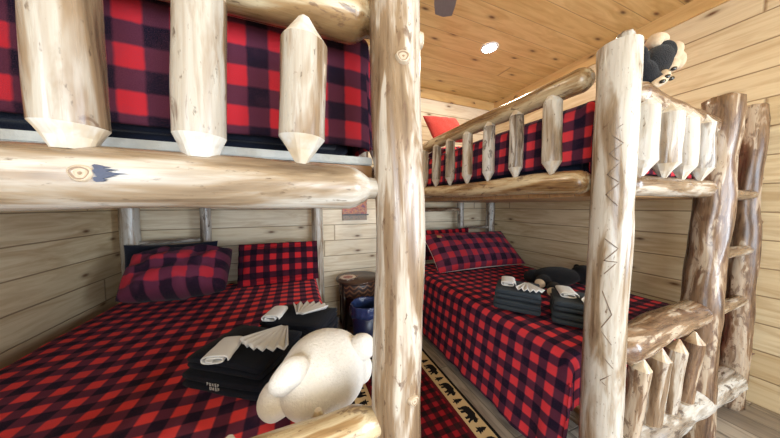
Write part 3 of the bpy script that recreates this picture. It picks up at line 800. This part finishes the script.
# ------------------------------------------------------------------ between the beds
S = thing('side_table', (.74, 2.95, 0), 'dark oval side table against the back wall between the beds', 'side table')
obj('tabletop', lathe_bm([(.0, .592), (.25, .592), (.285, .598), (.292, .61), (.285, .624), (.0, .626)], 48, (.74, 2.96), 1, .92, False), M['darkwood'], S)
obj('apron', lathe_bm([(.235, .42), (.25, .43), (.25, .57), (.24, .59)], 48, (.74, 2.96), 1, .92), M['frieze'], S, label='carved patterned apron')
obj('cabinet', lathe_bm([(.22, .06), (.225, .08), (.225, .41), (.22, .42)], 48, (.74, 2.96), 1, .92), M['darkwood2'], S)
for dx, dy in ((-.21, -.1), (.21, -.1), (-.2, .12), (.2, .12)):
    obj('leg', bbox((.74+dx-.025, 2.96+dy-.025, 0), (.74+dx+.025, 2.96+dy+.025, .59), .006), M['darkwood2'], S)
bm = bmesh.new(); uvl = bm.loops.layers.uv.new('UVMap')
rows = []
for r, z in ((.125, .627), (.128, .634), (.122, .641), (.105, .638), (.06, .637), (.0005, .637)):
    rows.append([bm.verts.new((.60+r*math.cos(2*PI*k/40), 2.955+r*.95*math.sin(2*PI*k/40), z)) for k in range(40)])
rad = [1, 1, .98, .84, .5, 0]
for i in range(5):
    for k in range(40):
        f = bm.faces.new((rows[i][k], rows[i][(k+1) % 40], rows[i+1][(k+1) % 40], rows[i+1][k]))
        for l, ii in zip(f.loops, (i, i, i+1, i+1)): l[uvl].uv = (rad[ii], .5)
bm.faces.new(rows[0][::-1])
tag(obj('round_plaque', bm, M['plaque']), 'round red and white plate with dark rim on the dark side table', 'plate')
W = thing('trash_bin', (.70, 2.46, 0), 'navy trash bin with blue liner in front of the dark side table', 'trash bin')
obj('bin_body', lathe_bm([(.13, .0), (.14, .01), (.165, .46), (.158, .46), (.132, .02)], 36, (.70, 2.46)), M['bin'], W)
bm = lathe_bm([(.148, .30), (.157, .475), (.166, .485), (.173, .47), (.176, .44), (.178, .40), (.182, .365)], 48, (.70, 2.46), cap=False)
for v in bm.verts:
    a = math.atan2(v.co.y-2.46, v.co.x-.70); k = .01*nz(math.cos(a)*4, math.sin(a)*4, v.co.z*12)+.005*math.sin(a*17)
    if math.hypot(v.co.x-.70, v.co.y-2.46) > .16: v.co.x += k*math.cos(a); v.co.y += k*math.sin(a)
    if v.co.z < .38 and math.hypot(v.co.x-.70, v.co.y-2.46) > .175: v.co.z += .05*nz(math.cos(a)*2, math.sin(a)*2, 3)
o = obj('liner', bm, M['liner'], W, label='glossy blue plastic liner'); s = o.modifiers.new('thickness', 'SOLIDIFY'); s.thickness = .002
P = thing('wall_picture', (.77, 3.27, 1.34), 'small colourful picture on the back wall behind the left bedpost', 'picture')
obj('print', bbox((.595, 3.262, 1.345), (.945, 3.279, 1.68), .002), M['pic'], P, smooth=False)
obj('ledge', bbox((.60, 3.235, 1.415), (.965, 3.262, 1.433), .003), M['darkwood2'], P, smooth=False, label='dark narrow ledge')

# rug
G = thing('area_rug', (.78, 1.2, 0), 'red and black plaid rug with beige bear border between the beds', 'rug')
rx0, rx1, ry0, ry1 = .375, 1.235, -.1, 2.20
bw = .15
def flat(name, lo, hi, mat, uvm=False):
    bm = bbox(lo, hi, 0); 
    uvl = bm.loops.layers.uv.new('UVMap')
    for f in bm.faces:
        for l in f.loops: l[uvl].uv = (l.vert.co.x, l.vert.co.y)
    return obj(name, bm, mat, G, smooth=False)
def frame_bm(o, z0, z1):
    bm = bmesh.new()
    (a, b, c, d), (e, f, g, h) = o
    for lo, hi in (((a, b, z0), (e, d, z1)), ((g, b, z0), (c, d, z1)), ((e, b, z0), (g, f, z1)), ((e, h, z0), (g, d, z1))): box(bm, lo, hi)
    return bm
def ins(k): return (rx0+k, ry0+k, rx1-k, ry1-k)
flat('rug_field', (rx0+bw+.03, ry0+bw+.03, .0005), (rx1-bw-.03, ry1-bw-.03, .012), M['plaid_rug'])
obj('border', frame_bm((ins(.022), ins(bw)), .0005, .011), M['beige'], G, smooth=False, label='beige border with black bears and pines')
obj('edge_binding', frame_bm((ins(0), ins(.022)), .0005, .013), M['rugblack'], G, smooth=False)
obj('stripe', frame_bm((ins(bw), ins(bw+.03)), .0005, .0125), M['rugred'], G, smooth=False)
# bear and pine motifs woven in the border
BEAR = [(-.50,.30),(-.46,.42),(-.40,.46),(-.38,.54),(-.33,.50),(-.22,.50),(-.08,.60),(.10,.58),(.30,.56),(.42,.46),(.46,.30),(.44,.10),(.50,0),(.36,0),(.32,.14),(.26,.22),(.28,.0),(.16,0),(.14,.18),(-.02,.22),(-.08,.12),(-.06,0),(-.18,0),(-.20,.18),(-.26,.12),(-.30,0),(-.40,.0),(-.34,.14),(-.32,.28),(-.42,.24)]
TREE = [(-.05,0),(.05,0),(.05,.18),(.30,.18),(.14,.38),(.24,.38),(.10,.58),(.17,.58),(0,.95),(-.17,.58),(-.10,.58),(-.24,.38),(-.14,.38),(-.30,.18),(-.05,.18)]
BO = bpy.data.objects['border']
def motif(shape, o, ux, uy, s):
    bm = bmesh.new()
    vs = [bm.verts.new((o[0]+s*(x*ux[0]+y*uy[0]), o[1]+s*(x*ux[1]+y*uy[1]), .0122)) for x, y in shape]
    f = bm.faces.new(vs); f.normal_update()
    if f.normal.z < 0: f.normal_flip()
    r = bmesh.ops.extrude_face_region(bm, geom=[f])
    for v in r['geom']:
        if isinstance(v, bmesh.types.BMVert): v.co.z = .0095
    bmesh.ops.triangulate(bm, faces=[f for f in bm.faces if len(f.verts) > 4])
    obj('bear_motif' if shape is BEAR else 'pine_motif', bm, M['rugblack'], BO, smooth=False)
y = ry0+.14; k = 0
while y < ry1-.12:
    for (xx, ux, uy) in ((rx1-.125, (0, 1), (1, 0)), (rx0+.125, (0, -1), (-1, 0))):
        if k % 2 == 0: motif(BEAR, (xx, y), ux, uy, .155)
        else: motif(TREE, (xx, y), ux, uy, .095)
    y += .128; k += 1
x = rx0+.26; k = 0
while x < rx1-.2:
    for (yy, ux, uy) in ((ry1-.125, (-1, 0), (0, 1)), (ry0+.125, (1, 0), (0, -1))):
        if k % 2 == 0: motif(BEAR, (x, yy), ux, uy, .155)
        else: motif(TREE, (x, yy), ux, uy, .095)
    x += .128; k += 1

# ------------------------------------------------------------------ ceiling fan and lights
Fc = (.70, .92)
F = thing('ceiling_fan', (Fc[0], Fc[1], 3.35), 'graphite ceiling fan blade hanging above the gap between the beds', 'ceiling fan')
obj('canopy', lathe_bm([(.0, 3.35), (.07, 3.35), (.065, 3.31), (.03, 3.27), (.0, 3.27)], 28, Fc, cap=False), M['metal'], F)
obj('rod', lathe_bm([(.014, 3.02), (.014, 3.29)], 16, Fc), M['metal'], F)
obj('motor', lathe_bm([(.0, 2.93), (.07, 2.93), (.11, 2.96), (.115, 3.02), (.08, 3.06), (.0, 3.06)], 32, Fc, cap=False), M['fan'], F)
for k in range(4):
    a = math.atan2(1.56-Fc[1], 1.055-Fc[0])+k*PI/2
    bm = bmesh.new()
    out = [(.09,.03),(.2,.07),(.45,.082),(.66,.074),(.745,.062),(.765,.0),(.745,-.062),(.66,-.074),(.45,-.082),(.2,-.07),(.09,-.03)]
    t_ = [bm.verts.new((x, yy, .006+yy*.18)) for x, yy in out]; b_ = [bm.verts.new((x, yy, -.002+yy*.18)) for x, yy in out]
    bm.faces.new(t_); bm.faces.new(b_[::-1])
    for i in range(len(out)): bm.faces.new((t_[i], t_[(i+1) % len(out)], b_[(i+1) % len(out)], b_[i]))
    obj('blade', bm, M['fan'], F, at(Fc[0], Fc[1], 2.985, a), smooth=False)

def light(name, typ, loc, energy, color, **kw):
    d = bpy.data.lights.new(name, typ); d.energy = energy; d.color = color
    for k, v in kw.items(): setattr(d, k, v)
    o = bpy.data.objects.new(name, d); o.location = loc; col.objects.link(o); return o
LL = ((2.09, 2.17, 'round recessed ceiling light glowing above the right bunk'), (-.60, 2.17, 'round recessed ceiling light above the left bunk, above the picture'),
      (2.09, -.55, 'round recessed ceiling light behind the viewer, right of the fan'), (-.60, -.55, 'round recessed ceiling light behind the viewer, left of the fan'),
      (2.09, -3.1, 'round recessed ceiling light closest to the window, right of the room'), (-.60, -3.1, 'round recessed ceiling light closest to the window, left of the room'))
for i, (x, y, lb) in enumerate(LL):  # all but the first lamp are unseen, added to brighten the room
    dl = thing('ceiling_light', (x, y, ZC), lb, 'ceiling light', 'recessed ceiling lights')
    obj('rim', lathe_bm([(.075, ZC-.002), (.078, ZC-.010), (.098, ZC-.006), (.10, ZC-.0005)], 36, (x, y), cap=False), M['whiteframe'], dl)
    obj('diffuser', lathe_bm([(.076, ZC-.001), (.076, ZC-.006), (.0005, ZC-.007)], 36, (x, y)), M['lamp'], dl)
    l = light('downlight', 'AREA', (x, y, ZC-.012), (26 if y > 0 else 5), (1, .86, .66), shape='DISK', size=.15)
wl = light('window_daylight', 'AREA', ((WX0+WX1)/2, YF+.05, (WZ0+WZ1)/2), 185, (.77, .88, 1.0), shape='RECTANGLE', size=WX1-WX0, size_y=WZ1-WZ0)
wl.rotation_euler = (PI/2, 0, 0)
for f, s_, pw in ((XL, 1, 130), (XR, -1, 260)):  # fill lamps standing at the two added side windows
    wl = light('window_daylight', 'AREA', (f+s_*.05, (SY0+SY1)/2, (SZ0+SZ1)/2), pw, (.77, .88, 1.0), shape='RECTANGLE', size=SZ1-SZ0, size_y=SY1-SY0)
    wl.rotation_euler = (0, -s_*PI/2, 0)

# ------------------------------------------------------------------ world, camera
w = bpy.data.worlds.new('sky'); sc.world = w; w.use_nodes = True
bg = w.node_tree.nodes['Background']; bg.inputs[0].default_value = (.75, .85, 1, 1); bg.inputs[1].default_value = 1.0
cam = bpy.data.cameras.new('camera'); co = bpy.data.objects.new('camera', cam); col.objects.link(co)
cam.sensor_width = 36; cam.lens = 235/780*36; cam.clip_start = .02
co.location = (0, 0, 1.55)
co.rotation_euler = (PI/2-.0566, 0, -.3802)
sc.camera = co
vs_ = sc.view_settings
vs_.view_transform = 'Standard'; vs_.look = 'None'; vs_.gamma = 1; vs_.exposure = 0.04; vs_.use_curve_mapping = False
sc.cycles.use_denoising = True
sc.cycles.max_bounces = 10; sc.cycles.diffuse_bounces = 6
